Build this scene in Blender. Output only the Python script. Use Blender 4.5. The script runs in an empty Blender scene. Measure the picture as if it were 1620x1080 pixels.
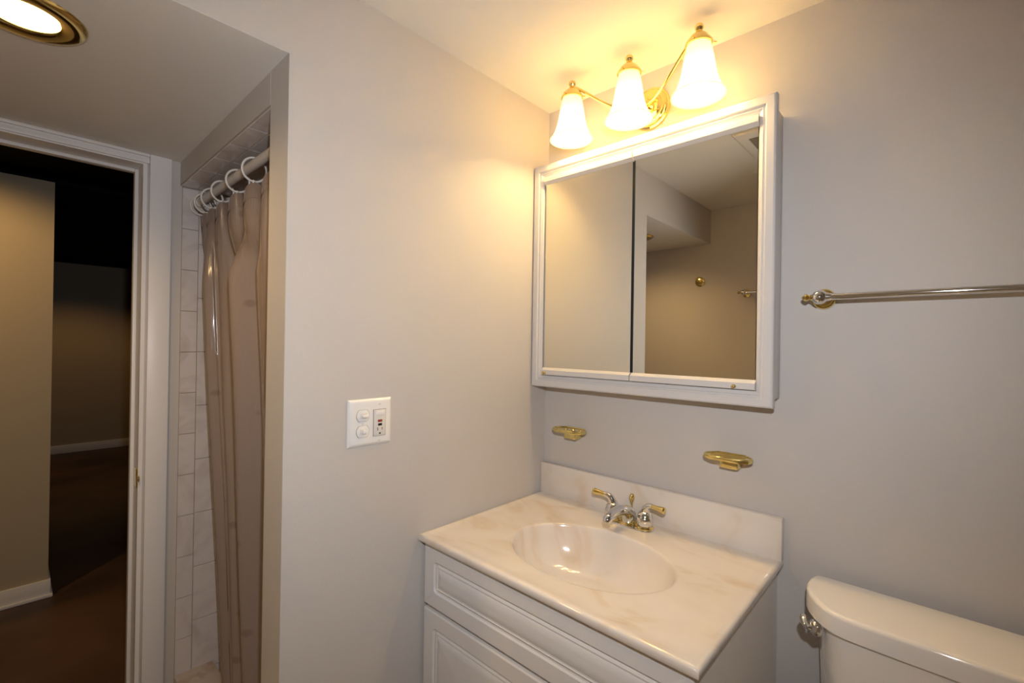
import bpy, bmesh, math, random
from mathutils import Vector, Matrix
random.seed(4)
PI = math.pi
SC = bpy.context.scene
COL = SC.collection

# ------------------------------------------------------------------ camera
cam_d = bpy.data.cameras.new('camera'); cam = bpy.data.objects.new('camera', cam_d); COL.objects.link(cam)
cam_d.sensor_fit = 'HORIZONTAL'; cam_d.sensor_width = 36.0
cam_d.lens = 735.2033 / 1620 * 36.0
cam_d.clip_start = 0.02
_r = Vector((0.73334988, 0.67967728, 0.01538668)); _u = Vector((-0.00954889, -0.01233252, 0.99987836))
_f = Vector((-0.67978436, 0.7334076, 0.00255389))
_m = Matrix.Identity(4)
for _i in range(3):
    _m[_i][0] = _r[_i]; _m[_i][1] = _u[_i]; _m[_i][2] = -_f[_i]
CAM = Vector((1.0700158, -1.3388362, 1.315))
cam.matrix_world = Matrix.Translation(CAM) @ _m
SC.camera = cam

# ------------------------------------------------------------------ world, exposure
w = bpy.data.worlds.new('world'); SC.world = w; w.use_nodes = True
w.node_tree.nodes['Background'].inputs[0].default_value = (0.01, 0.008, 0.006, 1)
w.node_tree.nodes['Background'].inputs[1].default_value = 0.3
vs = SC.view_settings
vs.view_transform = 'Standard'; vs.look = 'None'; vs.gamma = 1.0; vs.exposure = 0.0; vs.use_curve_mapping = False
SC.cycles.use_denoising = True
SC.cycles.max_bounces = 10; SC.cycles.diffuse_bounces = 6; SC.cycles.glossy_bounces = 6
SC.cycles.transparent_max_bounces = 10
SC.cycles.sample_clamp_indirect = 40.0

WARM = (1.0, 0.66, 0.30)

def lamp(name, kind, loc, power, color, radius=0.02, target=None, size=None, blend=0.3):
    d = bpy.data.lights.new(name, kind); o = bpy.data.objects.new(name, d); COL.objects.link(o)
    d.energy = power; d.color = color; d.shadow_soft_size = radius
    o.location = loc
    if target is not None:
        o.rotation_euler = (Vector(target) - Vector(loc)).to_track_quat('-Z', 'Y').to_euler()
    if kind == 'SPOT':
        d.spot_size = math.radians(size); d.spot_blend = blend
    return o

# the photographer's flash, sitting just above the lens (its shadows fall below cabinet, bar and lid)
lamp('camera_flash', 'SPOT', (1.105, -1.315, 1.52), 39.5, (0.95, 0.975, 1.05), 0.016,
     target=(1.105 - 0.74, -1.315 + 0.67, 1.40), size=138, blend=0.85).scale = (1.0, 0.72, 1.0)
# hall lights beyond the door (downlights in the black ceiling)
lamp('hall_downlight', 'SPOT', (-1.58, -1.85, 2.10), 30.0, (1.0, 0.62, 0.24), 0.04, target=(-2.23, -1.45, 1.25), size=92, blend=0.6)
lamp('far_hall_downlight', 'SPOT', (-5.0, -0.9, 2.10), 14.0, (1.0, 0.55, 0.2), 0.04, target=(-5.5, -0.9, 0), size=120, blend=0.6)

# ------------------------------------------------------------------ materials
def mat(name, base, rough=0.5, metal=0.0, **kw):
    m = bpy.data.materials.new(name); m.use_nodes = True
    nt = m.node_tree; b = nt.nodes['Principled BSDF']
    b.inputs['Base Color'].default_value = (*base, 1); b.inputs['Roughness'].default_value = rough
    b.inputs['Metallic'].default_value = metal
    if 'coat' in kw: b.inputs['Coat Weight'].default_value = kw['coat']; b.inputs['Coat Roughness'].default_value = 0.06
    if 'spec' in kw: b.inputs['Specular IOR Level'].default_value = kw['spec']
    if 'emit' in kw:
        b.inputs['Emission Color'].default_value = (*kw['emit'], 1); b.inputs['Emission Strength'].default_value = kw.get('es', 1)
    tc = nt.nodes.new('ShaderNodeTexCoord')
    if 'var' in kw:          # soft mottling between base and a second colour
        n = nt.nodes.new('ShaderNodeTexNoise'); n.inputs['Scale'].default_value = kw.get('vs', 6); n.inputs['Detail'].default_value = 6
        if 'dist' in kw: n.inputs['Distortion'].default_value = kw['dist']
        r = nt.nodes.new('ShaderNodeValToRGB')
        r.color_ramp.elements[0].position = kw.get('p0', 0.35); r.color_ramp.elements[1].position = kw.get('p1', 0.7)
        r.color_ramp.elements[0].color = (*base, 1); r.color_ramp.elements[1].color = (*kw['var'], 1)
        nt.links.new(tc.outputs['Object'], n.inputs['Vector']); nt.links.new(n.outputs['Fac'], r.inputs[0])
        nt.links.new(r.outputs[0], b.inputs['Base Color'])
    if 'bump' in kw:
        n2 = nt.nodes.new('ShaderNodeTexNoise'); n2.inputs['Scale'].default_value = kw.get('bs', 300); n2.inputs['Detail'].default_value = 3
        bp = nt.nodes.new('ShaderNodeBump'); bp.inputs['Strength'].default_value = kw['bump']; bp.inputs['Distance'].default_value = 0.001
        nt.links.new(tc.outputs['Object'], n2.inputs['Vector']); nt.links.new(n2.outputs['Fac'], bp.inputs['Height'])
        nt.links.new(bp.outputs[0], b.inputs['Normal'])
    return m

M = {}
M['wall'] = mat('wall_paint', (0.56, 0.525, 0.49), 0.55, bump=0.25, bs=220, spec=0.35)
M['ceil'] = mat('ceiling_paint', (0.80, 0.775, 0.735), 0.75, bump=0.2, bs=200, spec=0.2)
M['trim'] = mat('trim_paint', (0.80, 0.78, 0.77), 0.35, spec=0.4)
M['cab'] = mat('white_enamel', (0.62, 0.60, 0.585), 0.35, spec=0.4)
M['vanity'] = mat('white_thermofoil', (0.75, 0.72, 0.69), 0.38, spec=0.4)
M['dark'] = mat('dark_gap', (0.02, 0.02, 0.02), 0.7)
M['brass'] = mat('polished_brass', (0.86, 0.69, 0.28), 0.12, 1.0)
M['brass_pale'] = mat('lacquered_brass', (0.84, 0.70, 0.30), 0.2, 1.0)
M['chrome'] = mat('chrome', (0.78, 0.78, 0.78), 0.06, 1.0)
M['mirror'] = mat('mirror_glass', (0.81, 0.775, 0.67), 0.0, 1.0)
M['porcelain'] = mat('porcelain', (0.86, 0.82, 0.77), 0.08, coat=0.6)
M['plastic'] = mat('white_plastic', (0.82, 0.80, 0.77), 0.3)
M['plastic_off'] = mat('ivory_plastic', (0.72, 0.68, 0.62), 0.35)
M['red'] = mat('red_button', (0.30, 0.035, 0.02), 0.4)
M['black'] = mat('black_button', (0.008, 0.008, 0.008), 0.4)
M['ring'] = mat('white_ring_plastic', (0.72, 0.68, 0.62), 0.3)
M['rod'] = mat('white_rod_enamel', (0.66, 0.61, 0.56), 0.35)
M['tile'] = mat('marbled_tile', (0.66, 0.61, 0.59), 0.12, var=(0.56, 0.50, 0.48), vs=7, dist=1.6, p0=0.45, p1=0.68)
M['grout'] = mat('grey_grout', (0.40, 0.34, 0.29), 0.8)
M['curb'] = mat('stained_curb_tile', (0.55, 0.47, 0.42), 0.25, var=(0.36, 0.22, 0.13), vs=9, p0=0.55, p1=0.72)
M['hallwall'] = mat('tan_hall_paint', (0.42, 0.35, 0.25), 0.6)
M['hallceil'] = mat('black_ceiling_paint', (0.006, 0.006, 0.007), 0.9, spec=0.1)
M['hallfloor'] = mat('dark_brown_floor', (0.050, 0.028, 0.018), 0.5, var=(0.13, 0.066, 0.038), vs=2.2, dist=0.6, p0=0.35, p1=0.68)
M['bathfloor'] = mat('floor_tile', (0.5, 0.46, 0.42), 0.3, var=(0.42, 0.38, 0.34), vs=5)
M['grille'] = mat('fan_grille_metal', (0.45, 0.40, 0.33), 0.5)

def marble():
    m = mat('cultured_marble', (0.80, 0.735, 0.645), 0.12, coat=0.5)
    nt = m.node_tree; b = nt.nodes['Principled BSDF']
    tc = nt.nodes.new('ShaderNodeTexCoord'); mp = nt.nodes.new('ShaderNodeMapping')
    mp.inputs['Scale'].default_value = (3.2, 6.5, 3.2); mp.inputs['Rotation'].default_value = (0.3, 0.2, 0.7)
    n = nt.nodes.new('ShaderNodeTexNoise'); n.inputs['Scale'].default_value = 1.1; n.inputs['Detail'].default_value = 4; n.inputs['Distortion'].default_value = 1.9
    r = nt.nodes.new('ShaderNodeValToRGB'); e = r.color_ramp.elements
    e[0].position = 0.40; e[0].color = (0.79, 0.725, 0.645, 1); e[1].position = 0.85; e[1].color = (0.62, 0.47, 0.33, 1)
    k = e.new(0.54); k.color = (0.78, 0.70, 0.61, 1); k = e.new(0.68); k.color = (0.72, 0.60, 0.47, 1)
    nt.links.new(tc.outputs['Object'], mp.inputs[0]); nt.links.new(mp.outputs[0], n.inputs['Vector'])
    nt.links.new(n.outputs['Fac'], r.inputs[0]); nt.links.new(r.outputs[0], b.inputs['Base Color'])
    return m
M['marble'] = marble()

def shade_glass():
    m = bpy.data.materials.new('frosted_lit_glass'); m.use_nodes = True; nt = m.node_tree; nt.nodes.clear()
    out = nt.nodes.new('ShaderNodeOutputMaterial')
    tr = nt.nodes.new('ShaderNodeBsdfTranslucent'); tr.inputs[0].default_value = (0.92, 0.86, 0.72, 1)
    df = nt.nodes.new('ShaderNodeBsdfDiffuse'); df.inputs[0].default_value = (0.30, 0.27, 0.22, 1)
    gl = nt.nodes.new('ShaderNodeBsdfGlossy'); gl.inputs['Roughness'].default_value = 0.25
    em = nt.nodes.new('ShaderNodeEmission'); em.inputs[0].default_value = (1.0, 0.71, 0.33, 1); em.inputs[1].default_value = 0.80
    a = nt.nodes.new('ShaderNodeMixShader'); a.inputs[0].default_value = 0.56
    c = nt.nodes.new('ShaderNodeMixShader'); c.inputs[0].default_value = 0.04
    ad = nt.nodes.new('ShaderNodeAddShader')
    L = nt.links.new
    L(df.outputs[0], a.inputs[1]); L(tr.outputs[0], a.inputs[2]); L(a.outputs[0], c.inputs[1]); L(gl.outputs[0], c.inputs[2])
    L(c.outputs[0], ad.inputs[0]); L(em.outputs[0], ad.inputs[1]); L(ad.outputs[0], out.inputs[0])
    return m
M['shade'] = shade_glass()
M['bulb'] = mat('glowing_bulb', (0.9, 0.85, 0.7), 0.4, emit=(1.0, 0.69, 0.28), es=268.0)
M['bulbneck'] = mat('white_bulb_neck', (0.8, 0.78, 0.74), 0.4)
M['canlens'] = mat('glowing_reflector', (0.9, 0.8, 0.6), 0.4, emit=(1.0, 0.80, 0.45), es=6.0)

def vinyl():
    m = bpy.data.materials.new('translucent_vinyl'); m.use_nodes = True; nt = m.node_tree
    b = nt.nodes['Principled BSDF']; out = nt.nodes['Material Output']; L = nt.links.new
    b.inputs['Coat Weight'].default_value = 0.7; b.inputs['Coat Roughness'].default_value = 0.16; b.inputs['Roughness'].default_value = 0.25; b.inputs['Specular IOR Level'].default_value = 0.7
    tc = nt.nodes.new('ShaderNodeTexCoord'); v = nt.nodes.new('ShaderNodeTexVoronoi'); v.inputs['Scale'].default_value = 13.0
    mp = nt.nodes.new('ShaderNodeMapping'); mp.inputs['Scale'].default_value = (1, 0.3, 1)
    L(tc.outputs['Object'], mp.inputs[0]); L(mp.outputs[0], v.inputs['Vector'])
    r = nt.nodes.new('ShaderNodeValToRGB'); r.color_ramp.elements[0].position = 0.10; r.color_ramp.elements[1].position = 0.20
    r.color_ramp.elements[0].color = (0.25, 0.185, 0.15, 1); r.color_ramp.elements[1].color = (0.315, 0.245, 0.205, 1)
    L(v.outputs['Distance'], r.inputs[0]); L(r.outputs[0], b.inputs['Base Color'])
    n = nt.nodes.new('ShaderNodeTexNoise'); n.inputs['Scale'].default_value = 34; n.inputs['Detail'].default_value = 3
    m2 = nt.nodes.new('ShaderNodeMapping'); m2.inputs['Scale'].default_value = (1, 1, 0.12)
    bp = nt.nodes.new('ShaderNodeBump'); bp.inputs['Strength'].default_value = 0.4; bp.inputs['Distance'].default_value = 0.012
    L(tc.outputs['Object'], m2.inputs[0]); L(m2.outputs[0], n.inputs['Vector']); L(n.outputs['Fac'], bp.inputs['Height']); L(bp.outputs[0], b.inputs['Normal']); L(bp.outputs[0], b.inputs['Coat Normal'])
    t = nt.nodes.new('ShaderNodeBsdfTransparent'); t.inputs[0].default_value = (0.85, 0.72, 0.62, 1)
    mx = nt.nodes.new('ShaderNodeMixShader'); mx.inputs[0].default_value = 0.20
    L(b.outputs[0], mx.inputs[1]); L(t.outputs[0], mx.inputs[2]); L(mx.outputs[0], out.inputs[0])
    return m
M['vinyl'] = vinyl()

# ------------------------------------------------------------------ mesh builder
class MB:
    def __init__(s): s.bm = bmesh.new()
    def _new(s, tmp, mtx=None):
        if mtx is not None: bmesh.ops.transform(tmp, matrix=mtx, verts=tmp.verts)
        me = bpy.data.meshes.new('tmp'); tmp.to_mesh(me); tmp.free(); s.bm.from_mesh(me); bpy.data.meshes.remove(me); return s
    def box(s, x0, x1, y0, y1, z0, z1, bev=0.0, seg=2, mtx=None):
        t = bmesh.new(); bmesh.ops.create_cube(t, size=1)
        for v in t.verts:
            v.co = Vector(((x0 + x1) / 2 + v.co.x * (x1 - x0), (y0 + y1) / 2 + v.co.y * (y1 - y0), (z0 + z1) / 2 + v.co.z * (z1 - z0)))
        if bev: bmesh.ops.bevel(t, geom=list(t.edges), offset=bev, segments=seg, affect='EDGES', profile=0.5)
        return s._new(t, mtx)
    def lathe(s, prof, center=(0, 0, 0), axis=(0, 0, 1), n=40, sx=1.0, cap=True):
        # prof: list of (radius, height along axis)
        t = bmesh.new(); rings = []
        for r, h in prof:
            if r < 1e-6: rings.append([t.verts.new((0, 0, h))])
            else: rings.append([t.verts.new((r * sx * math.cos(2 * PI * i / n), r * math.sin(2 * PI * i / n), h)) for i in range(n)])
        for a, b in zip(rings, rings[1:]):
            for i in range(n):
                j = (i + 1) % n
                if len(a) == 1 and len(b) == 1: continue
                if len(a) == 1: t.faces.new((a[0], b[j], b[i]))
                elif len(b) == 1: t.faces.new((a[i], a[j], b[0]))
                else: t.faces.new((a[i], a[j], b[j], b[i]))
        if cap:
            if len(rings[0]) > 1: t.faces.new(list(reversed(rings[0])))
            if len(rings[-1]) > 1: t.faces.new(rings[-1])
        bmesh.ops.recalc_face_normals(t, faces=t.faces)
        q = Vector((0, 0, 1)).rotation_difference(Vector(axis).normalized()).to_matrix().to_4x4()
        return s._new(t, Matrix.Translation(center) @ q)
    def tube(s, pts, rad, n=14, closed=False, cap=True):
        t = bmesh.new(); pts = [Vector(p) for p in pts]; N = len(pts); rings = []
        rad = rad if isinstance(rad, (list, tuple)) else [rad] * N
        prev = None
        for k in range(N):
            a = pts[(k - 1) % N] if (closed or k > 0) else pts[k]; b = pts[(k + 1) % N] if (closed or k < N - 1) else pts[k]
            d = (b - a).normalized()
            if prev is None:
                up = Vector((0, 0, 1)) if abs(d.z) < 0.9 else Vector((1, 0, 0))
                sd = d.cross(up).normalized()
            else: sd = (prev - d * prev.dot(d)).normalized()
            prev = sd; up2 = sd.cross(d)
            rings.append([t.verts.new(pts[k] + rad[k] * (math.cos(2 * PI * i / n) * sd + math.sin(2 * PI * i / n) * up2)) for i in range(n)])
        prs = list(zip(rings, rings[1:])) + ([(rings[-1], rings[0])] if closed else [])
        for a, b in prs:
            for i in range(n):
                j = (i + 1) % n; t.faces.new((a[i], a[j], b[j], b[i]))
        if cap and not closed:
            t.faces.new(list(reversed(rings[0]))); t.faces.new(rings[-1])
        bmesh.ops.recalc_face_normals(t, faces=t.faces)
        return s._new(t)
    def prism(s, poly, z0, z1, bev=0.0, seg=3, taper=None, mtx=None):
        # poly in xy; taper: scale of the lower outline about its centroid
        t = bmesh.new()
        cx = sum(p[0] for p in poly) / len(poly); cy = sum(p[1] for p in poly) / len(poly)
        tx, ty = taper or (1, 1)
        lo = [t.verts.new((cx + (x - cx) * tx, cy + (y - cy) * ty, z0)) for x, y in poly]
        hi = [t.verts.new((x, y, z1)) for x, y in poly]
        t.faces.new(list(reversed(lo))); top = t.faces.new(hi)
        for i in range(len(poly)):
            j = (i + 1) % len(poly); t.faces.new((lo[i], lo[j], hi[j], hi[i]))
        bmesh.ops.recalc_face_normals(t, faces=t.faces)
        if bev: bmesh.ops.bevel(t, geom=list(top.edges), offset=bev, segments=seg, affect='EDGES', profile=0.5)
        return s._new(t, mtx)
    def quad_frame(s, outer, inner, prof_depth):
        pass
    def sphere(s, c, r, n=20):
        t = bmesh.new(); bmesh.ops.create_uvsphere(t, u_segments=n, v_segments=n // 2 + 2, radius=r)
        return s._new(t, Matrix.Translation(c))
    def build(s, name, material, parent=None, ang=0.6, smooth=True):
        me = bpy.data.meshes.new(name); s.bm.to_mesh(me); s.bm.free()
        o = bpy.data.objects.new(name, me); COL.objects.link(o); me.materials.append(material)
        if smooth:
            for f in me.polygons: f.use_smooth = True
            me.set_sharp_from_angle(angle=ang)
        if parent is not None: adopt(o, parent)
        return o

def adopt(o, parent):
    o.parent = parent
    p, inv = parent, Matrix.Identity(4)
    # world position of the chain (only translations are used)
    t = Vector((0, 0, 0))
    while p is not None:
        t += p.location; t += p.matrix_parent_inverse.translation if p.parent else Vector((0, 0, 0)); p = p.parent
    o.matrix_parent_inverse = Matrix.Translation(-t)

def tag(o, label=None, cat=None, group=None, kind=None):
    if label: o['label'] = label
    if cat: o['category'] = cat
    if group: o['group'] = group
    if kind: o['kind'] = kind
    return o
def thing(name, label, cat, loc, group=None):
    o = bpy.data.objects.new(name, None); COL.objects.link(o); o.location = loc; o.empty_display_size = 0.05
    return tag(o, label, cat, group)
def struct(o, label=None, cat=None):
    o['kind'] = 'structure'
    return tag(o, label, cat)
def arc(c, r, a0, a1, n):
    return [(c[0] + r * math.cos(a0 + (a1 - a0) * i / n), c[1] + r * math.sin(a0 + (a1 - a0) * i / n)) for i in range(n + 1)]
def bez(p0, p1, p2, p3, n=16):
    p0, p1, p2, p3 = map(Vector, (p0, p1, p2, p3)); o = []
    for i in range(n + 1):
        t = i / n; o.append(p0 * (1 - t) ** 3 + p1 * 3 * t * (1 - t) ** 2 + p2 * 3 * t * t * (1 - t) + p3 * t ** 3)
    return o

# ------------------------------------------------------------------ room shell
H, L, S, F, T, X, W = 2.1603, 0.9262, 1.9506, 1.8657, 0.1067, 0.9695, 1.776
XR = 2.25
b = MB().box(-X - 0.115, XR + .1, -W - .1, 0.1, -0.1, 0.0); struct(b.build('floor', M['bathfloor'], smooth=False), 'tan tiled bathroom floor', 'floor')
b = MB().box(0, XR + .1, -W - .1, 0.1, H, H + .1); struct(b.build('ceiling', M['ceil'], smooth=False), 'white ceiling above the vanity and toilet', 'ceiling')
b = MB().box(-X - .115, XR + .1, 0, 0.1, 0, H + .1); struct(b.build('wall_back', M['wall'], smooth=False), 'grey beige wall behind the vanity and toilet', 'wall')
b = MB().box(-X - .115, XR + .1, -W - .1, -W, 0, H + .1); struct(b.build('wall_front', M['wall'], smooth=False), 'beige wall opposite the mirror', 'wall')
b = MB().box(XR, XR + .1, -W, 0, 0, H + .1); struct(b.build('wall_right', M['wall'], smooth=False), 'side wall beyond the toilet', 'wall')
# partition with the switch plate, carrying on as the soffit's face
b = MB()
t = bmesh.new()
poly = [(-W, S + .0008), (-L + .0004, S + .0008), (-L + .0004, 0), (0, 0), (0, H + .1), (-W, H + .1)]
fr = [t.verts.new((0, y, z)) for y, z in poly]; bk = [t.verts.new((-T, y, z)) for y, z in poly]
t.faces.new(fr); t.faces.new(list(reversed(bk)))
for i in range(6):
    j = (i + 1) % 6; t.faces.new((fr[j], fr[i], bk[i], bk[j]))
bmesh.ops.recalc_face_normals(t, faces=t.faces); b._new(t)
struct(b.build('wall_left', M['wall'], smooth=False), 'partition wall carrying the switch plate, between vanity and shower', 'wall')
b = MB().box(-X - .115, -.0006, -W, -L, S, S + .12); struct(b.build('ceiling_lowered', M['ceil'], smooth=False), 'lowered soffit ceiling with the round brass light', 'ceiling')
b = MB().box(-X, -T, -L, 0, F + .006, H - .02); struct(b.build('wall_header', M['wall'], smooth=False), 'painted header strip above the shower opening', 'wall')
# door wall with opening
XO = -X - 0.115
b = MB()
b.box(XO, -X, -1.022, 0, 0, H + .1); b.box(XO, -X, -W, -1.022, 1.925, H + .1)
struct(b.build('wall_doorway', M['wall'], smooth=False), 'wall holding the doorway beside the shower', 'wall')

# ---- door frame
door = thing('door_1', 'white trimmed doorway opening to the dark hall', 'doorway', (-X - .05, -1.37, 0)); door['kind'] = 'structure'
b = MB().box(XO - .002, -X + .004, -1.034, -1.0221, 0, 1.9245); b.box(XO - .002, -X + .004, -W + .001, -1.034, 1.9135, 1.9245)
b.build('door_jamb', M['trim'], door)
b = MB().box(-1.075, -1.045, -1.045, -1.034, 0, 1.9135, .002); b.box(-1.075, -1.045, -W + .001, -1.045, 1.9025, 1.9135, .002)
b.build('door_stop', M['trim'], door)
b = MB().box(-X + .0002, -X + .0155, -1.0165, -0.954, 0, S - .0005, .002)
b.build('side_casing', M['trim'], door)
b = MB().box(-X + .0002, -X + .011, -W + .001, -1.0168, 1.918, 1.933, .002)
b.box(-X + .0002, -X + .006, -W + .001, -1.0168, 1.933, 1.941, .001)
b.box(-X + .0002, -X + .0155, -W + .001, -1.0168, 1.940, S - .0005, .002)
b.build('head_casing', M['trim'], door)
b = MB().box(-1.018, -0.9675, -1.0362, -1.0339, .792, .856, .001); b.lathe([(0, 0), (.012, 0), (.012, .006), (0, .006)], (-.9655, -1.031, .824), (0, -1, 0), 16)
sp = b.build('strike_plate', M['brass'], door); sp['label'] = 'small brass strike plate'

# ---- shower tiling
def tile_panel(name, o, u, v, nrm, rects, th=0.006, gap=0.0012):
    """rects: (u0,u1,v0,v1) in metres on the plane; returns tile mesh builder + grout builder"""
    o, u, v, nrm = map(Vector, (o, u, v, nrm)); t = bmesh.new(); g = gap / 2; c = 0.0010
    for (a0, a1, b0, b1) in rects:
        lo = [t.verts.new(o + u * x + v * y + nrm * 0.0012) for x, y in ((a0 + g, b0 + g), (a1 - g, b0 + g), (a1 - g, b1 - g), (a0 + g, b1 - g))]
        g2 = g + c
        hi = [t.verts.new(o + u * x + v * y + nrm * th) for x, y in ((a0 + g2, b0 + g2), (a1 - g2, b0 + g2), (a1 - g2, b1 - g2), (a0 + g2, b1 - g2))]
        t.faces.new(hi)
        for i in range(4):
            j = (i + 1) % 4; t.faces.new((lo[i], lo[j], hi[j], hi[i]))
    bmesh.ops.recalc_face_normals(t, faces=t.faces)
    b = MB(); b._new(t); return b
def rects_for(u1, v0, v1, trim=0.052, tw=0.152, th=0.1995, trimh=0.1498, top_first=True):
    R = []; z = v1
    while z > v0 + .01:
        R.append((0, trim, max(z - trimh, v0), z)); z -= trimh
    x = trim; k = 0
    while x < u1 - .01:
        z = v1
        while z > v0 + .01:
            R.append((x, min(x + tw, u1), max(z - th, v0), z)); z -= th
        x += tw
    return R
CURB = 0.088
yT = -0.9205                                    # tile starts here, just behind the painted edge
g = MB().box(-X + .0002, -X + .0035, yT, -0.0005, 0, F - .0005).build('wall_shower_left', M['grout'], smooth=False)
struct(g, 'marbled tile shower wall next to the door casing', 'wall')
tile_panel('x', (-X + .0015, yT, 0), (0, 1, 0), (0, 0, 1), (1, 0, 0), rects_for(-yT - .001, 0.02, F - .004)).build('tile_face', M['tile'], g, smooth=False)
g = MB().box(-X + .008, -T - .008, -.0035, -.0002, 0, F - .0005).build('wall_shower_back', M['grout'], smooth=False)
struct(g, 'tiled wall at the back of the shower', 'wall')
tile_panel('x', (-X + .008, -.0015, 0), (1, 0, 0), (0, 0, 1), (0, -1, 0), rects_for(X - T - .016, 0.02, F - .004, trim=.1)).build('tile_face', M['tile'], g, smooth=False)
g = MB().box(-T - .0035, -T - .0002, -.90, -.0005, 0, F - .0005).build('wall_shower_right', M['grout'], smooth=False)
struct(g, 'tiled shower wall behind the switch partition', 'wall')
tile_panel('x', (-T - .0015, -.90, 0), (0, 1, 0), (0, 0, 1), (-1, 0, 0), rects_for(.899, 0.02, F - .004)).build('tile_face', M['tile'], g, smooth=False)
g = MB().box(-X + .0002, -T - .0002, -L + .0004, -.0005, F + .002, F + .0058).build('ceiling_shower', M['grout'], smooth=False)
struct(g, 'tiled ceiling of the shower', 'ceiling')
R = []
x = -X + .009; c0 = [-0.96, -0.8575, -0.7128, -0.5600, -0.4121, -0.2600, -0.1080]
for a, bb in zip(c0, c0[1:]): R.append((a, bb, -L + .001, -.8755))
yy = -.8755; k = 0
while yy < -.02:
    y2 = min(yy + .1995, -.002)
    for a, bb in zip(c0, c0[1:]): R.append((a + (.0 if k % 2 else 0), bb, yy, y2))
    yy = y2
tile_panel('x', (0, 0, F + .004), (1, 0, 0), (0, 1, 0), (0, 0, -1), R).build('tile_face', M['tile'], g, smooth=False)
g = MB().box(-X + .008, -T - .004, -L + .004, -.80, 0, CURB, .004); g.box(-X + .008, -T - .008, -.80, -.005, 0, .03)
struct(g.build('floor_shower', M['curb']), 'tiled shower curb and floor with brownish stains', 'shower floor')

# ---- hall beyond the door
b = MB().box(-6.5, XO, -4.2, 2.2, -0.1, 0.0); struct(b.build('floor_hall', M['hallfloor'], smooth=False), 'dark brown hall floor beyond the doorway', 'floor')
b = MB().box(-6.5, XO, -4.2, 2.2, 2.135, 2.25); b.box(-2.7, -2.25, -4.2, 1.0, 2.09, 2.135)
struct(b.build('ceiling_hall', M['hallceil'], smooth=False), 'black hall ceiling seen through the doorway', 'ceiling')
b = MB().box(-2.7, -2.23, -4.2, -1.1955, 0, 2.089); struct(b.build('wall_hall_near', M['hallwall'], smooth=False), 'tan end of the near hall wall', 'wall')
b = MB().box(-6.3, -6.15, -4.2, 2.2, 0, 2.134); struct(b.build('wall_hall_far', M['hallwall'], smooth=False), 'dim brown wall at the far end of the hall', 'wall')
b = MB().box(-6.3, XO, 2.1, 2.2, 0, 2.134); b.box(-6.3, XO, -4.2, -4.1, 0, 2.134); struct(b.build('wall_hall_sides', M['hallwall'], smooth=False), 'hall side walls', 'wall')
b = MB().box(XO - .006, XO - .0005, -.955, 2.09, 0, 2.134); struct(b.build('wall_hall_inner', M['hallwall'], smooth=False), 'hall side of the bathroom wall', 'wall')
b = MB().box(-2.2298, -2.218, -4.1, -1.1865, 0, .088, .002); b.box(-2.218, -2.208, -4.1, -1.178, 0, .018, .004)
b.box(-2.7, -2.2298, -1.1953, -1.1865, 0, .088, .002); b.box(-2.7, -2.2298, -1.1865, -1.178, 0, .018, .004)
struct(b.build('baseboard_near', M['trim']), 'white baseboard under the near hall wall', 'baseboard')
b = MB().box(-6.149, -6.135, -4.1, 2.09, 0, .092, .002); struct(b.build('baseboard_far', M['trim']), 'white baseboard along the far hall wall', 'baseboard')
b = MB().box(1.33, XR - .001, -.014, -.0005, 0, .09, .003)
struct(b.build('baseboard_back', M['trim']), 'white baseboard beside the toilet', 'baseboard')

# ------------------------------------------------------------------ vanity light
LZ = 2.042; LX = 0.4015
vl = thing('vanity_light', 'brass three-shade vanity light glowing above the mirror cabinet', 'wall light', (LX, 0, LZ))
b = MB().lathe([(.0, .0), (.0635, 0), (.0645, .004), (.0625, .0085), (.057, .0095), (.0555, .013), (.050, .017), (.044, .0178), (.042, .022), (.034, .026), (.026, .027), (.0, .027)], (LX, -.0003, LZ), (0, -1, 0), 56)
b.build('wall_plate', M['brass'], vl)
b = MB().lathe([(.0, .02), (.020, .02), (.021, .027), (.016, .033), (.015, .045), (.018, .049), (.017, .058), (.010, .063), (.0, .065)], (LX, 0, LZ), (0, -1, 0), 32)
b.build('hub', M['brass'], vl)
b = MB().tube([(LX + .03, -.02, LZ + .012), (LX + .03, -.034, LZ + .012)], .0045); b.sphere((LX + .03, -.035, LZ + .012), .0055); b.build('mounting_nut', M['brass'], vl)
LY = -0.14
def shade_prof():
    out = [(.0285, 2.093), (.0305, 2.085), (.033, 2.074), (.036, 2.060), (.0385, 2.044), (.041, 2.026), (.0445, 2.008), (.0500, 1.990), (.0570, 1.974), (.0640, 1.964), (.0675, 1.9605), (.068, 1.958)]
    inn = [(r - .0028, z + (0.0006 if i == 11 else 0)) for i, (r, z) in enumerate(out)]
    return out + list(reversed(inn)) + [out[0]]
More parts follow.
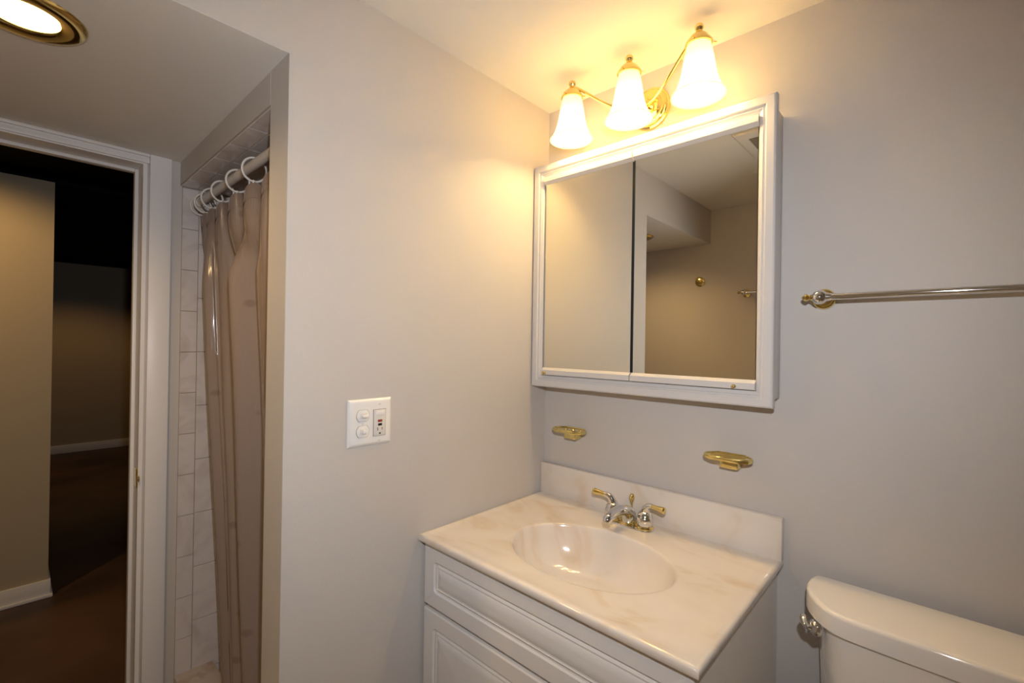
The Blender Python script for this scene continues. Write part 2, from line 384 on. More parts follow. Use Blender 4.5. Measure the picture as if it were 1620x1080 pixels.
for i, dx in enumerate((-.1995, 0, .1995)):
    sx = LX + dx
    if dx == 0:
        pts = bez((LX, -.055, LZ), (LX, -.10, LZ - .005), (LX, -.135, LZ + .01), (LX, -.112, 2.085)) + bez((LX, -.112, 2.085), (LX, -.105, 2.105), (LX, -.115, 2.128), (LX, LY + .004, 2.127))[1:]
        pts = bez((LX, -.055, LZ), (LX, -.075, LZ), (LX, -.082, LZ + .03), (LX, -.088, 2.09)) + bez((LX, -.088, 2.09), (LX, -.095, 2.118), (LX, -.115, 2.128), (LX, LY + .004, 2.1255))[1:]
    else:
        sg = 1 if dx > 0 else -1
        pts = bez((LX, -.052, LZ - .004), (LX + sg * .06, -.085, LZ - .045), (LX + sg * .13, -.125, LZ + .045), (sx - sg * .004, LY, 2.1255), 24)
    MB().tube(pts, .0042, 12).build('arm', M['brass'], vl)
    cap = MB().lathe([(.0295, 2.0885), (.0335, 2.0895), (.0345, 2.093), (.0335, 2.0965), (.0315, 2.0985), (.0290, 2.103), (.0235, 2.111), (.0165, 2.1175), (.0105, 2.1205), (.0085, 2.122)], (sx, LY, 0), n=40).build('shade_cap', M['brass'], vl)
    MB().lathe([(.006, 2.1215), (.0095, 2.1235), (.0075, 2.127), (.0085, 2.1295), (.0112, 2.134), (.0112, 2.1385), (.0085, 2.1435), (.0045, 2.146), (0, 2.1467)], (sx, LY, 0), n=24).build('finial', M['brass'], cap)
    for a in (0.5, 2.6, 4.7):
        d = Vector((math.cos(a), math.sin(a), 0)); c = Vector((sx, LY, 2.093))
        MB().tube([c + d * .033, c + d * .042], .0022, 8).build('set_screw', M['brass'], cap)
    sh = MB().lathe(shade_prof(), (sx, LY, 0), n=48, cap=False).build('glass_shade', M['shade'], vl, ang=1.2)
    bl = MB().lathe([(0, 1.970), (.009, 1.972), (.017, 1.9785), (.021, 1.989), (.0195, 2.0005), (.014, 2.010), (.0125, 2.0125), (0, 2.0125)], (sx, LY, 0), n=24).build('light_bulb', M['bulb'], sh)
    MB().lathe([(.0122, 2.0128), (.0115, 2.03), (.013, 2.04), (.013, 2.085), (0, 2.086)], (sx, LY, 0), n=20).build('lamp_socket', M['bulbneck'], sh)

# ------------------------------------------------------------------ recessed light
RC = (-0.268, -1.330)
rl = thing('recessed_light', 'round brass-trimmed recessed light in the lowered soffit ceiling', 'ceiling light', (RC[0], RC[1], S))
b = MB().lathe([(.0545, S - .0005), (.0545, S - .004), (.062, S - .0085), (.080, S - .010), (.090, S - .007), (.0955, S - .003), (.0965, S - .0004)], (RC[0], RC[1], 0), n=56, cap=False)
b.build('trim_ring', M['brass'], rl)
b = MB().lathe([(.0, S - .0008), (.0542, S - .0008), (.0542, S - .0022), (.045, S - .0032), (.0, S - .0042)], (RC[0], RC[1], 0), n=48)
b.build('lens', M['canlens'], rl)
lo = lamp('recessed_bulb_light', 'SPOT', (RC[0], RC[1], S - .012), 26.0, WARM, 0.05, target=(RC[0], RC[1], 0), size=160, blend=1.0); adopt(lo, rl)

# ------------------------------------------------------------------ mirror cabinet
CX0, CX1, CZ0, CZ1, CD = 0.0038, 0.770, 1.1644, 1.9339, 0.0866
mc = thing('mirror_cabinet', 'white framed cabinet with two sliding mirror doors above the sink', 'medicine cabinet', (.387, 0, CZ0))
b = MB().box(.020, .7655, -.064, -.0005, 1.1835, 1.9045, .0015); b.build('cabinet_body', M['cab'], mc)
def frame_ring(x0, x1, z0, z1, prof):
    """prof: list of (inset, y); a mitred picture-frame section swept round the rectangle"""
    t = bmesh.new(); rings = []
    for ins, y in prof:
        rings.append([t.verts.new(p) for p in ((x0 + ins, y, z0 + ins), (x1 - ins, y, z0 + ins), (x1 - ins, y, z1 - ins), (x0 + ins, y, z1 - ins))])
    N = len(rings)
    for k in range(N):
        a, c = rings[k], rings[(k + 1) % N]
        for i in range(4):
            j = (i + 1) % 4; t.faces.new((a[i], a[j], c[j], c[i]))
    bmesh.ops.recalc_face_normals(t, faces=t.faces)
    b = MB(); b._new(t); return b
fp = [(.0, -.0642), (.0, -.0815), (.0015, -.0848), (.005, -.0866), (.0215, -.0866), (.0235, -.0852), (.0245, -.0825), (.0285, -.0815), (.0305, -.083), (.0325, -.0815), (.038, -.0795), (.0405, -.076), (.0405, -.0642)]
frame_ring(CX0, CX1, CZ0, CZ1, fp).build('face_frame', M['cab'], mc, ang=0.35)
b = MB().box(.046, .728, -.066, -.0645, 1.206, 1.892); b.build('track_backing', M['dark'], mc)
for k, (a, c) in enumerate(((.0490, .3858), (.3890, .7305))):
    md = MB().box(a + .003, c - .003, -.0755, -.0715, 1.222, 1.880).build('mirror_door', M['mirror'], mc, smooth=False)
    # upper rail: tall lip sloping back to the glass
    def rail(z_a, z_b, flip):
        t = bmesh.new()
        sec = [(-.0712, 0), (-.0875, 0), (-.0885, .001), (-.0885, .0165), (-.0765, .0245), (-.0712, .0245)]
        pr = [(y, (z_a + d) if not flip else (z_a - d)) for y, d in sec]
        l = [t.verts.new((a + .0006, y, z)) for y, z in pr]; r = [t.verts.new((c - .0006, y, z)) for y, z in pr]
        t.faces.new(l); t.faces.new(list(reversed(r)))
        for i in range(len(pr)):
            j = (i + 1) % len(pr); t.faces.new((l[j], l[i], r[i], r[j]))
        bmesh.ops.recalc_face_normals(t, faces=t.faces)
        q = MB(); q._new(t); return q
    rail(1.8895, 0, True).build('upper_rail', M['cab'], md, ang=0.5)
    lr = rail(1.2065, 0, False).build('lower_rail', M['cab'], md, ang=0.5)
    kx = .0665 if k == 0 else .6825
    kb = MB().lathe([(0, 0), (.0045, 0), (.0045, .002), (.0028, .003), (.0028, .007), (.0048, .0085), (.005, .0105), (.003, .012), (0, .0122)], (kx, -.0884, 1.2135), (0, -1, 0), 20).build('knob', M['brass'], md)

# ------------------------------------------------------------------ vanity cabinet
vc = thing('vanity_cabinet', 'white vanity cabinet under the marble sink top with routed panel fronts', 'cabinet', (.386, -.27, 0))
ZC = 0.7788; CT = 0.0188
VX0, VX1 = .010, .7655
ZT = ZC - CT - .0005
b = MB().box(VX0, VX0 + .015, -.522, -.001, .09, ZT); b.box(VX1 - .015, VX1, -.522, -.001, .09, ZT)
b.box(VX0 + .015, VX1 - .015, -.522, -.504, .09, ZT); b.box(VX0 + .015, VX1 - .015, -.016, -.001, .09, ZT); b.box(VX0 + .015, VX1 - .015, -.504, -.016, .09, .105)
b.box(VX0 + .01, VX1 - .01, -.46, -.001, .0, .09)
b.build('carcass', M['vanity'], vc)
def routed_panel(x0, x1, z0, z1, y, m1, th=.018):
    """slab with a routed groove and a raised field"""
    pr = [(.0, y + th), (.0, y + .003), (.0012, y + .001), (.003, y), (m1, y), (m1 + .0028, y + .0045), (m1 + .0065, y + .0052), (m1 + .009, y + .003), (m1 + .0125, y + .002), (m1 + .0135, y + .0038), (m1 + .017, y + .0040), (m1 + .022, y + .0016), (m1 + .034, y + .0004)]
    t = bmesh.new(); rings = []
    for k, (ins, yy) in enumerate(pr):
        rr = .012 if 3 < k < 8 else 0.0
        xa, xb, za, zb = x0 + ins, x1 - ins, z0 + ins, z1 - ins
        rr = max(rr, .0002)
        pts = []
        for (cx, cz, a0) in ((xa + rr, za + rr, PI), (xb - rr, za + rr, 1.5 * PI), (xb - rr, zb - rr, 0), (xa + rr, zb - rr, .5 * PI)):
            pts += [(cx + rr * math.cos(a0 + .5 * PI * q / 4), cz + rr * math.sin(a0 + .5 * PI * q / 4)) for q in range(5)]
        rings.append([t.verts.new((px, yy, pz)) for px, pz in pts])
    for a, c in zip(rings, rings[1:]):
        n = len(a)
        for i in range(n):
            j = (i + 1) % n; t.faces.new((a[i], a[j], c[j], c[i]))
    t.faces.new(rings[-1]); t.faces.new(list(reversed(rings[0])))
    bmesh.ops.recalc_face_normals(t, faces=t.faces)
    b = MB(); b._new(t); return b
routed_panel(VX0 - .002, VX1 - .0005, .5835, .7530, -.541, .042).build('drawer_front', M['vanity'], vc, ang=0.4)
xm = .515
routed_panel(VX0 - .002, xm - .0015, .105, .5715, -.541, .042).build('door', M['vanity'], vc, ang=0.4)
routed_panel(xm + .0015, VX1 - .0005, .105, .5715, -.541, .042).build('door', M['vanity'], vc, ang=0.4)

# ------------------------------------------------------------------ vanity top with integral bowl
vt = thing('vanity_sink', 'cream marble vanity top with oval sink bowl and backsplash', 'sink', (.39, -.28, ZC))
def make_top():
    t = bmesh.new()
    x0, x1, y0, y1 = .0008, .7795, -.559, -.002
    ec, ea, eb = (.405, -.32), .225, .16
    A = [2 * PI * i / 96 for i in range(96)]
    for q in ((x0, y0), (x1, y0), (x1, y1), (x0, y1)):
        A.append(math.atan2(q[1] - ec[1], q[0] - ec[0]) % (2 * PI))
    A = sorted(set(round(a, 6) for a in A)); n = len(A)
    def rect_pt(a, ins):
        d = (math.cos(a), math.sin(a)); s = 1e9
        X0, X1, Y0, Y1 = x0 + ins, x1 - ins, y0 + ins, y1 - (ins if False else 0)
        # scale factor to reach the outer rectangle, then clamp for inset rings
        for k in (0, 1):
            lim = ((x1 if d[0] > 0 else x0) - ec[0], (y1 if d[1] > 0 else y0) - ec[1])[k]
            if abs(d[k]) > 1e-9: s = min(s, lim / d[k])
        px, py = ec[0] + d[0] * s, ec[1] + d[1] * s
        return (min(max(px, X0), X1), min(max(py, Y0), y1))
    def ell_pt(a, f, sh=0.0):
        # same direction on a scaled ellipse
        d = (math.cos(a), math.sin(a)); s = 1 / math.sqrt((d[0] / ea) ** 2 + (d[1] / eb) ** 2)
        return (ec[0] + d[0] * s * f, ec[1] + d[1] * s * f + sh)
    rings = []
    bowl = [(.10, -.1275), (.25, -.1265), (.42, -.1235), (.58, -.1165), (.70, -.105), (.80, -.088), (.88, -.065), (.93, -.042), (.962, -.021), (.980, -.0095), (.992, -.0042), (1.004, -.0022), (1.03, -.0018), (1.10, -.0020)]
    for f, dz in bowl: rings.append([t.verts.new((*ell_pt(a, f, .018 * (1 - f) if f < 1 else 0), ZC + dz)) for a in A])
    for ins, dz in ((.040, -.0022), (.024, -.0018), (.017, -.0002), (.010, 0), (.0045, -.0006), (.0012, -.003), (0, -.0065), (0, -CT + .002), (.002, -CT), (.03, -CT)):
        rings.append([t.verts.new((*rect_pt(a, ins), ZC + dz)) for a in A])
    t.faces.new(rings[0])
    for a, c in zip(rings, rings[1:]):
        for i in range(n):
            j = (i + 1) % n; t.faces.new((a[i], a[j], c[j], c[i]))
    bmesh.ops.remove_doubles(t, verts=t.verts, dist=1e-6)
    bmesh.ops.recalc_face_normals(t, faces=t.faces)
    b = MB(); b._new(t); return b
make_top().build('countertop', M['marble'], vt, ang=0.9)
b = MB().box(.0008, .7795, -.0215, -.0005, ZC - .004, .8836, .003); b.build('backsplash', M['marble'], vt)
dr = MB().lathe([(.010, ZC - .1275), (.022, ZC - .1262), (.0235, ZC - .1242), (.021, ZC - .123), (.014, ZC - .1245), (.012, ZC - .122), (.0, ZC - .1205)], (.405, -.302, 0), n=32).build('drain', M['chrome'], vt)
MB().lathe([(0, 0), (.008, 0), (.009, .001), (.006, .0022), (0, .0016)], (.553, -.4065, ZC - .0405), (-.55, .62, .56), 20).build('overflow_hole', M['black'], vt)

# ------------------------------------------------------------------ faucet
FX, FY = .385, -.075
fz = ZC - .002
fa = thing('faucet', 'chrome centerset faucet with brass lever handles behind the sink bowl', 'faucet', (FX, FY, fz))
b = MB()
pl = [(x, y) for x, y in arc((FX + .052, FY), .0265, -PI / 2, PI / 2, 14)] + [(x, y) for x, y in arc((FX - .052, FY), .0265, PI / 2, 1.5 * PI, 14)]
b.prism(pl, fz, fz + .0045, .002); b.build('base_plate', M['chrome'], fa)
for sg in (-1, 1):
    hx = FX + sg * .0525
    h = MB().lathe([(.0245, fz + .0045), (.0255, fz + .007), (.0235, fz + .0105), (.0225, fz + .012)], (hx, FY, 0), n=36).build('handle_ring', M['brass'], fa)
    h['label'] = 'brass ring at the foot of the handle'
    b = MB().lathe([(.0205, fz + .0118), (.0235, fz + .020), (.0245, fz + .028), (.0235, fz + .036), (.0205, fz + .0405), (.0215, fz + .0415), (.0195, fz + .047), (.0145, fz + .0525), (.008, fz + .055), (0, fz + .0555)], (hx, FY, 0), n=36)
    p = bez((hx, FY, fz + .046), (hx + sg * .002, FY, fz + .066), (hx + sg * .012, FY - .003, fz + .074), (hx + sg * .026, FY - .006, fz + .0735), 14)
    b.tube(p, [.0135 - .006 * i / 14 for i in range(15)], 18)
    hb = b.build('handle', M['chrome'], fa)
    d = Vector((sg * 1.0, -.12, .10 if sg < 0 else -.02)).normalized(); e = p[-1]
    MB().lathe([(.0066, -.002), (.0072, 0), (.0072, .004), (.0068, .008), (.0082, .022), (.0094, .032), (.0092, .037), (.0065, .0405), (0, .0415)], e, d, 24).build('lever', M['brass'], hb)
b = MB().lathe([(.0245, fz + .0045), (.0255, fz + .007), (.0235, fz + .0105), (.0225, fz + .0115)], (FX, FY, 0), n=36)
b.build('spout_ring', M['brass'], fa)
b = MB().lathe([(.0215, fz + .011), (.0225, fz + .022), (.0205, fz + .036), (.0150, fz + .047), (.0085, fz + .053), (.006, fz + .0555), (0, fz + .056)], (FX, FY, 0), n=32)
p = bez((FX, FY + .004, fz + .022), (FX, FY - .020, fz + .056), (FX, FY - .060, fz + .062), (FX, FY - .112, fz + .050), 18)
b.tube(p, [.0205 - .0075 * i / 18 for i in range(19)], 20)
b.tube(bez(p[-1], p[-1] + Vector((0, -.006, -.001)), p[-1] + Vector((0, -.011, -.005)), p[-1] + Vector((0, -.011, -.014)), 8), [.0130, .0130, .0129, .0127, .0124, .0121, .0118, .0114, .0108], 20)
b.build('spout', M['chrome'], fa)
b = MB().tube([(FX, FY + .020, fz + .03), (FX, FY + .020, fz + .066)], .0028, 10)
b.lathe([(0, fz + .060), (.0035, fz + .062), (.0062, fz + .068), (.0080, fz + .0765), (.0078, fz + .082), (.005, fz + .087), (0, fz + .0885)], (FX, FY + .020, 0), n=20)
b.build('lift_rod', M['brass'], fa)

# ------------------------------------------------------------------ soap dishes
def soap_dish(cx, zt, hw, dep, label, holes):
    t = thing('soap_dish', label, 'soap dish', (cx, 0, zt), 'brass wall dishes above the sink')
    c = .028
    poly = [(cx - hw + c, -.0012), (cx + hw - c, -.0012), (cx + hw - .004, -.026), (cx + hw, -.040), (cx + hw - .006, -.058), (cx + hw - c, -dep), (cx - hw + c, -dep), (cx - hw + .006, -.058), (cx - hw, -.040), (cx - hw + .004, -.026)]
    b = MB().prism(poly, zt - .009, zt, .0035, 3, taper=(.95, .95))
    # recessed floor of the dish: raised rim
    b.tube([Vector((cx + (x - cx) * .92, -.038 + (y + .038) * .90, zt + .0005)) for x, y in poly], .0022, 8, closed=True)
    tray = b.build('tray', M['brass_pale'], t)
    bb = MB().box(cx - .0215, cx + .0255, -.040, -.0008, zt - .0335, zt - .008, .004)
    bb.build('wall_bracket', M['brass_pale'], t)
    if holes:
        q = MB()
        for k in range(4):
            q.lathe([(.0085, 0), (.0085, .0016), (.0062, .0016), (.0062, 0)], (cx - .045 + .03 * k, -.038, zt - .0002), n=20)
        q.build('holder_rims', M['brass'], t)
    else:
        q = MB()
        for k in range(4): q.tube([(cx - .042, -.018 - .012 * k, zt + .0002), (cx + .042, -.018 - .012 * k, zt + .0002)], .0015, 8)
        q.build('drain_ridges', M['brass_pale'], t)
    return t
soap_dish(.1385, 1.0225, .0665, .073, 'brass toothbrush holder on the wall near the corner, above the counter', True)
soap_dish(.654, 1.0225, .0640, .073, 'brass soap dish on the wall right of the faucet', False)

# ------------------------------------------------------------------ towel bars and hook
def towel_bar(x0, x1, yw, sgn, z, label, name='towel_bar'):
    """yw: wall plane, sgn: direction out of the wall"""
    t = thing(name, label, 'towel bar', ((x0 + x1) / 2, yw, z))
    yo = yw + sgn * .06
    for e, x in ((-1, x0), (1, x1)):
        r = MB().lathe([(0, .0004), (.0235, .0004), (.0245, .003), (.0225, .006), (.0185, .0075), (.0175, .010), (.013, .012), (.009, .0125)], (x, yw, z), (0, sgn, 0), 36).build('rosette', M['brass'], t)
        b = MB().lathe([(.0085, .011), (.0075, .025), (.0085, .036), (.013, .045)], (x, yw, z), (0, sgn, 0), 24)
        b.sphere((x, yo, z), .0165, 28)
        b.tube([(x - e * .012, yo, z), (x - e * .022, yo, z)], [.0105, .0085], 24)
        b.build('post', M['chrome'], t)
        MB().lathe([(.006, .013), (.0075, .0165), (.005, .0195), (.0055, .021), (.0088, .0255), (.0085, .029), (.004, .034), (0, .0365)], (x, yo, z), (e, 0, 0), 24).build('finial', M['brass'], t)
    MB().tube([(x0 + .015, yo, z), (x1 - .015, yo, z)], .0074, 28).build('rod', M['chrome'], t)
    return t
towel_bar(.8585, 1.468, 0, -1, 1.4318, 'chrome towel bar with brass ends on the wall above the toilet')
towel_bar(.215, .825, -W, 1, 1.628, 'chrome towel bar reflected in the right mirror door')
rh = thing('robe_hook', 'round brass robe hook reflected in the mirror, left of the towel bar', 'hook', (-.06, -W, 1.718))
MB().lathe([(0, .0004), (.029, .0004), (.030, .004), (.026, .007), (.020, .008), (.018, .011), (.012, .012), (0, .012)], (-.06, -W, 1.718), (0, 1, 0), 40).build('rosette', M['brass'], rh)
b = MB().tube(bez((-.06, -W + .010, 1.718), (-.06, -W + .03, 1.718), (-.06, -W + .045, 1.718), (-.06, -W + .05, 1.733)), .005); b.sphere((-.06, -W + .05, 1.736), .008)
b.build('peg', M['brass'], rh)

# ------------------------------------------------------------------ exhaust fan in the ceiling
ev = thing('exhaust_fan', 'square ceiling vent grille reflected at the top of the right mirror', 'vent', (.60, -.92, H))
VX, VX2, VY, VY2 = .445, .755, -1.085, -.765
def frame_z(x0, x1, y0, y1, prof):
    t = bmesh.new(); rings = []
    for ins, z in prof: rings.append([t.verts.new(p) for p in ((x0 + ins, y0 + ins, z), (x1 - ins, y0 + ins, z), (x1 - ins, y1 - ins, z), (x0 + ins, y1 - ins, z))])
    for a, c in zip(rings, rings[1:]):
        for i in range(4):
            j = (i + 1) % 4; t.faces.new((a[i], a[j], c[j], c[i]))
    bmesh.ops.recalc_face_normals(t, faces=t.faces); b = MB(); b._new(t); return b
frame_z(VX, VX2, VY, VY2, [(0, H - .0003), (0, H - .004), (.004, H - .010), (.040, H - .018), (.045, H - .016), (.045, H - .0003)]).build('grille_frame', M['plastic'], ev)
b = MB()
for k in range(15):
    yy = VY + .048 + k * .0155; b.box(VX + .045, VX2 - .045, yy, yy + .006, H - .014, H - .004)
b.build('grille', M['grille'], ev)
b = MB().box(VX + .044, VX2 - .044, VY + .044, VY2 - .044, H - .003, H - .0004); b.build('backing', M['dark'], ev)

# ------------------------------------------------------------------ switch and outlet plate
PY0, PY1, PZ0, PZ1 = -.7757, -.6537, 1.0487, 1.1669
sw = thing('switch_plate', 'white double wall plate with two switches and an outlet, left of the sink', 'switch', (0, (PY0 + PY1) / 2, (PZ0 + PZ1) / 2))
t = bmesh.new()
rr = []
for ins, x in ((0, .0003), (0, .0015), (.003, .0042), (.0075, .0062), (.012, .0066)):
    rr.append([t.verts.new(p) for p in ((x, PY0 + ins, PZ0 + ins), (x, PY1 - ins, PZ0 + ins), (x, PY1 - ins, PZ1 - ins), (x, PY0 + ins, PZ1 - ins))])
for a, c in zip(rr, rr[1:]):
    for i in range(4):
        j = (i + 1) % 4; t.faces.new((a[i], a[j], c[j], c[i]))
t.faces.new(rr[-1]); t.faces.new(list(reversed(rr[0]))); bmesh.ops.recalc_face_normals(t, faces=t.faces)
b = MB(); b._new(t); b.build('cover_plate', M['plastic'], sw, ang=0.5)
yS = -.7365; PX = .0066
def duplex(yc, zc, r=.0172, h=.0142):
    a = math.asin(h / r); pts = []
    for k in range(17): q = -a + 2 * a * k / 16; pts.append((r * math.cos(q), r * math.sin(q)))
    for k in range(17): q = PI - a + 2 * a * k / 16; pts.append((r * math.cos(q), r * math.sin(q)))
    return [(yc + x, zc + z) for x, z in pts]
for k, zc in enumerate((1.1262, 1.0862)):
    mt = Matrix(((0, 0, 1, 0), (1, 0, 0, 0), (0, 1, 0, 0), (0, 0, 0, 1)))
    bb = MB().prism([(y, z) for y, z in duplex(yS, zc, .0185, .0150)], PX - .001, PX + .00015, mtx=mt); bb.build('switch_gap', M['grout'], sw)
    sf = MB().prism([(y, z) for y, z in duplex(yS, zc)], PX - .001, PX + .0018, .0006, 2, mtx=mt).build('switch_face', M['plastic'], sw)
    if k == 0:
        b = MB().box(PX + .0015, PX + .0095, yS - .004, yS + .012, zc - .0045, zc + .0015, .0012)
    else:
        b = MB().box(PX + .0015, PX + .0085, yS - .003, yS + .0065, zc - .005, zc + .005, .0012)
    b.build('toggle', M['plastic'], sf)
    b = MB().box(PX + .0012, PX + .0021, yS - .0085, yS + .0095, zc - .0065, zc + .0065, .0003); b.build('toggle_slot', M['plastic_off'], sf)
b = MB().box(PX - .001, PX + .0002, -.7082, -.6712, 1.0700, 1.1392); b.build('outlet_gap', M['grout'], sw)
gf = MB().box(PX - .001, PX + .0022, -.7066, -.6728, 1.0714, 1.1378, .0012).build('outlet_face', M['plastic_off'], sw)
yG = -.6893
MB().box(PX + .0015, PX + .0034, yG - .0125, yG + .0125, 1.1235, 1.1355, .0008).build('night_light', M['plastic'], gf)
MB().box(PX + .0015, PX + .0034, yG - .0062, yG + .0062, 1.1062, 1.1122, .0006).build('red_reset_button', M['red'], gf)['label'] = 'red reset button'
MB().box(PX + .0015, PX + .0034, yG - .0055, yG + .0055, 1.0966, 1.1026, .0006).build('black_test_button', M['black'], gf)['label'] = 'black test button'
b = MB().box(PX + .0019, PX + .0024, yG - .0072, yG - .0054, 1.0845, 1.0925); b.box(PX + .0019, PX + .0024, yG + .0054, yG + .0070, 1.0855, 1.0920)
b.lathe([(0, 0), (.0024, 0), (.0024, .0005), (0, .0005)], (PX + .0019, yG, 1.0772), (1, 0, 0), 16)
b.build('outlet_slots', M['black'], gf)
for (y, z) in ((yG, 1.1522), (yG, 1.0592), (yS, 1.1062)): MB().lathe([(0, 0), (.0029, 0), (.0026, .0009), (0, .0012)], (PX - .0002, y, z), (1, 0, 0), 18).build('cover_screw', M['plastic_off'], sw)

# ------------------------------------------------------------------ toilet
to = thing('toilet', 'white porcelain toilet with rounded tank lid beside the vanity', 'toilet', (1.085, -.35, 0))
def sym(pts, cx=1.085): return pts + [(2 * cx - x, y) for x, y in reversed(pts)]
lid_left = [(.872, -.0265), (.861, -.0285), (.853, -.035), (.849, -.046), (.8465, -.066), (.8465, -.092), (.851, -.117), (.8605, -.141), (.876, -.166), (.893, -.1845), (.913, -.198), (.930, -.2035), (.960, -.2060), (1.02, -.2075)]
b = MB().prism(list(reversed(sym(lid_left))), .7355, .7775, .009, 5)
b.build('tank_lid', M['porcelain'], to, ang=0.8)
tank_left = [(.863, -.030), (.860, -.040), (.866, -.070), (.876, -.110), (.886, -.142), (.900, -.166), (.918, -.183), (.938, -.191), (.965, -.1935), (1.02, -.195)]
MB().prism(list(reversed(sym(tank_left))), .385, .7352, taper=(.93, .92)).build('tank', M['porcelain'], to, ang=0.5)
n_ = Vector((-.78, -.62, 0)).normalized(); hc = Vector((.8765, -.1555, .7135)); tdir = Vector((-.62, .78, 0)).normalized()
hb = MB().lathe([(0, -.006), (.0155, -.004), (.0165, .002), (.0155, .006), (.010, .011), (0, .013)], hc, n_, 28).build('flush_handle', M['chrome'], to)
hb['label'] = 'chrome flush handle'
pp = bez(hc + n_ * .012, hc + n_ * .022, hc + n_ * .020 + tdir * .012 + Vector((0, 0, .005)), hc + n_ * .012 + tdir * .027 + Vector((0, 0, .013)), 12)
MB().tube(pp, [.006, .006, .0062, .0064, .0066, .0068, .007, .0075, .008, .0082, .008, .0068, .004], 16).build('lever', M['chrome'], hb)
# bowl, seat and pedestal (below the frame)
b = MB(); t = bmesh.new(); rings = []
secs = [(.0, .10, .20, -.36), (.03, .105, .215, -.36), (.12, .085, .17, -.34), (.22, .11, .19, -.37), (.32, .16, .24, -.42), (.385, .18, .26, -.45), (.395, .178, .258, -.45), (.39, .13, .20, -.46), (.30, .10, .15, -.46), (.22, .05, .07, -.44)]
for z, a, bb2, yc in secs: rings.append([t.verts.new((1.085 + a * math.cos(2 * PI * i / 40), yc + bb2 * math.sin(2 * PI * i / 40), z)) for i in range(40)])
for a, c in zip(rings, rings[1:]):
    for i in range(40):
        j = (i + 1) % 40; t.faces.new((a[i], a[j], c[j], c[i]))
t.faces.new(list(reversed(rings[0]))); t.faces.new(rings[-1]); bmesh.ops.recalc_face_normals(t, faces=t.faces); b._new(t)
b.box(.965, 1.205, -.26, -.035, .33, .386, .02)
b.build('bowl', M['porcelain'], to, ang=0.9)
b = MB().prism([(1.085 + .186 * math.cos(2 * PI * i / 40), -.455 + .262 * math.sin(2 * PI * i / 40)) for i in range(40)], .397, .422, .008, 3)
b.build('seat', M['plastic'], to, ang=0.8)

# ------------------------------------------------------------------ shower rod, rings, curtain
RY, RZ = -.868, 1.8155
rd = thing('shower_rod', 'white shower curtain rod spanning the shower opening', 'curtain rod', (-.54, RY, RZ))
MB().tube([(-X + .008, RY, RZ), (-T - .008, RY, RZ)], .0132, 24).build('rod', M['rod'], rd)
for x, d in ((-X + .0075, 1), (-T - .0075, -1)): MB().lathe([(0, 0), (.028, 0), (.028, .005), (.020, .009), (.017, .022), (.0135, .022)], (x, RY, RZ), (d, 0, 0), 28).build('end_flange', M['rod'], rd)
RX = [-.940, -.885, -.800, -.683, -.530, -.386]
RL = ['closest to the tiled wall', 'second out from the tiled wall', 'third out from the tiled wall', 'fourth out from the tiled wall', 'next to last before the switch partition', 'last before the switch partition']
ring0 = None
for i, x in enumerate(RX):
    if ring0 is None:
        ring0 = thing('curtain_ring', '', 'curtain ring', (x, RY, RZ), 'white curtain rings on the shower rod')
        n = 40; rr_ = .0325; tl = .32
        pts = []
        for k in range(n):
            a = 2 * PI * k / n
            pts.append((x + tl * rr_ * math.sin(a) * .55, RY + rr_ * math.cos(a), RZ + .0142 + .0030 - rr_ + rr_ * math.sin(a)))
        MB().tube(pts, .0031, 12, closed=True).build('hoop', M['ring'], ring0)
        MB().sphere((x - tl * rr_ * .55, RY, RZ + .0172 - 2 * rr_), .0048, 14).build('snap_clasp', M['ring'], ring0)
        r = ring0
    else:
        r = ring0.copy(); COL.objects.link(r); r.location = (x, RY, RZ)
        for ch in list(ring0.children):
            c = ch.copy(); COL.objects.link(c); c.parent = r; c.matrix_parent_inverse = ch.matrix_parent_inverse.copy()
    r['label'] = 'white plastic curtain ring on the rod, ' + RL[i]

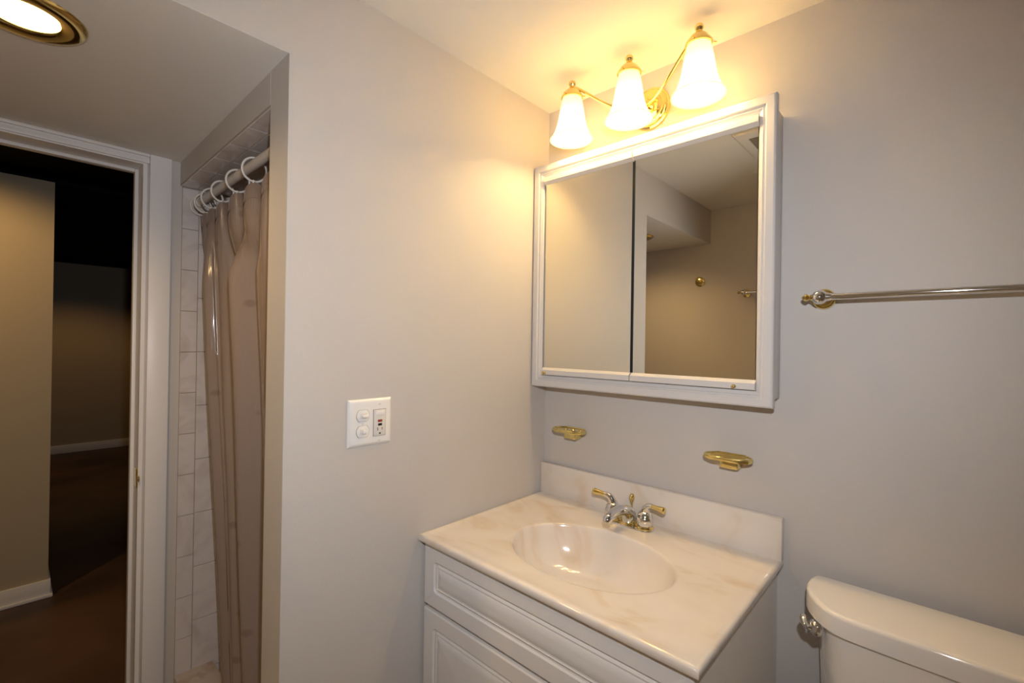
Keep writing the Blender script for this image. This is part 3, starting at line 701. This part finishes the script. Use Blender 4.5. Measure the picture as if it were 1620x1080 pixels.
cu = thing('shower_curtain', 'translucent brown vinyl shower curtain hanging in folds from white rings', 'curtain', (-.52, RY, .14))
def curtain_mesh(z_top, z_bot, nz, off=0.0):
    t = bmesh.new(); K = RX + [-.245, -.118]; nseg = len(K) - 1; m = 22; rows = []
    amps = [.016, .022, .027, .030, .030, .026, .022]; phs = [0, .4, -.3, .2, -.2, .3, 0]
    for j in range(nz + 1):
        v = j / nz; z = z_top + (z_bot - z_top) * v
        d = max(0.0, (1.765 - z) / 1.625)                       # 0 at the hem, 1 at the foot
        row = []
        for s in range(nseg):
            for q in range(m + (1 if s == nseg - 1 else 0)):
                f = q / m; x = K[s] + (K[s + 1] - K[s]) * f
                grow = min(1.0, .35 + d * 5.0)
                wv = math.sin(2 * PI * f + phs[s] * min(1, d * 3)) * amps[s] * grow
                wv += .010 * min(1, d * 2) * math.sin(4 * PI * f + s * 1.7 + 1.5 * d)
                fold = -.012 * max(0, min(1, d * 4) - min(1, d * 3)) * math.sin(2 * PI * f)
                xx = x + fold + .006 * math.sin(9 * d + s)
                xx = -.118 + (xx + .118) * (1 - .165 * d)        # gathers toward the partition lower down
                if s == 0 and d > .90: xx -= (d - .90) * .5 * (1 - f)
                sag = .030 * math.sin(PI * f) ** 2 * max(0.0, 1 - d * 6)
                u = (K[s] + (K[s + 1] - K[s]) * f + .94) / .822
                wide = .034 * math.sin(2 * PI * (3.1 * u + .22 * math.sin(2 * PI * u * 1.4 + .6) + .18)) + .013 * math.sin(2 * PI * 6.7 * u + 1.2 * d)
                g_ = min(1.0, max(0.0, (d - .03) * 7)); g_ = g_ * g_ * (3 - 2 * g_)
                wv = wv * (1 - .85 * g_) + wide * g_ * min(1.0, .35 + 4 * u)
                xx += .040 * g_ * (1 - u) ** 3 - .012 * math.cos(2 * PI * (3.1 * u + .18)) * g_
                ny = RY + wv + .055 * d + off
                row.append(t.verts.new((min(xx, -.118), ny, z - sag)))
        rows.append(row)
    for a, c in zip(rows, rows[1:]):
        for i in range(len(a) - 1): t.faces.new((a[i], a[i + 1], c[i + 1], c[i]))
    b = MB(); b._new(t); return b
sheet = curtain_mesh(1.765, .125, 80).build('vinyl_sheet', M['vinyl'], cu, ang=3.0)
hem = curtain_mesh(1.7655, 1.722, 4, -.0016).build('top_hem', M['vinyl'], cu, ang=3.0)
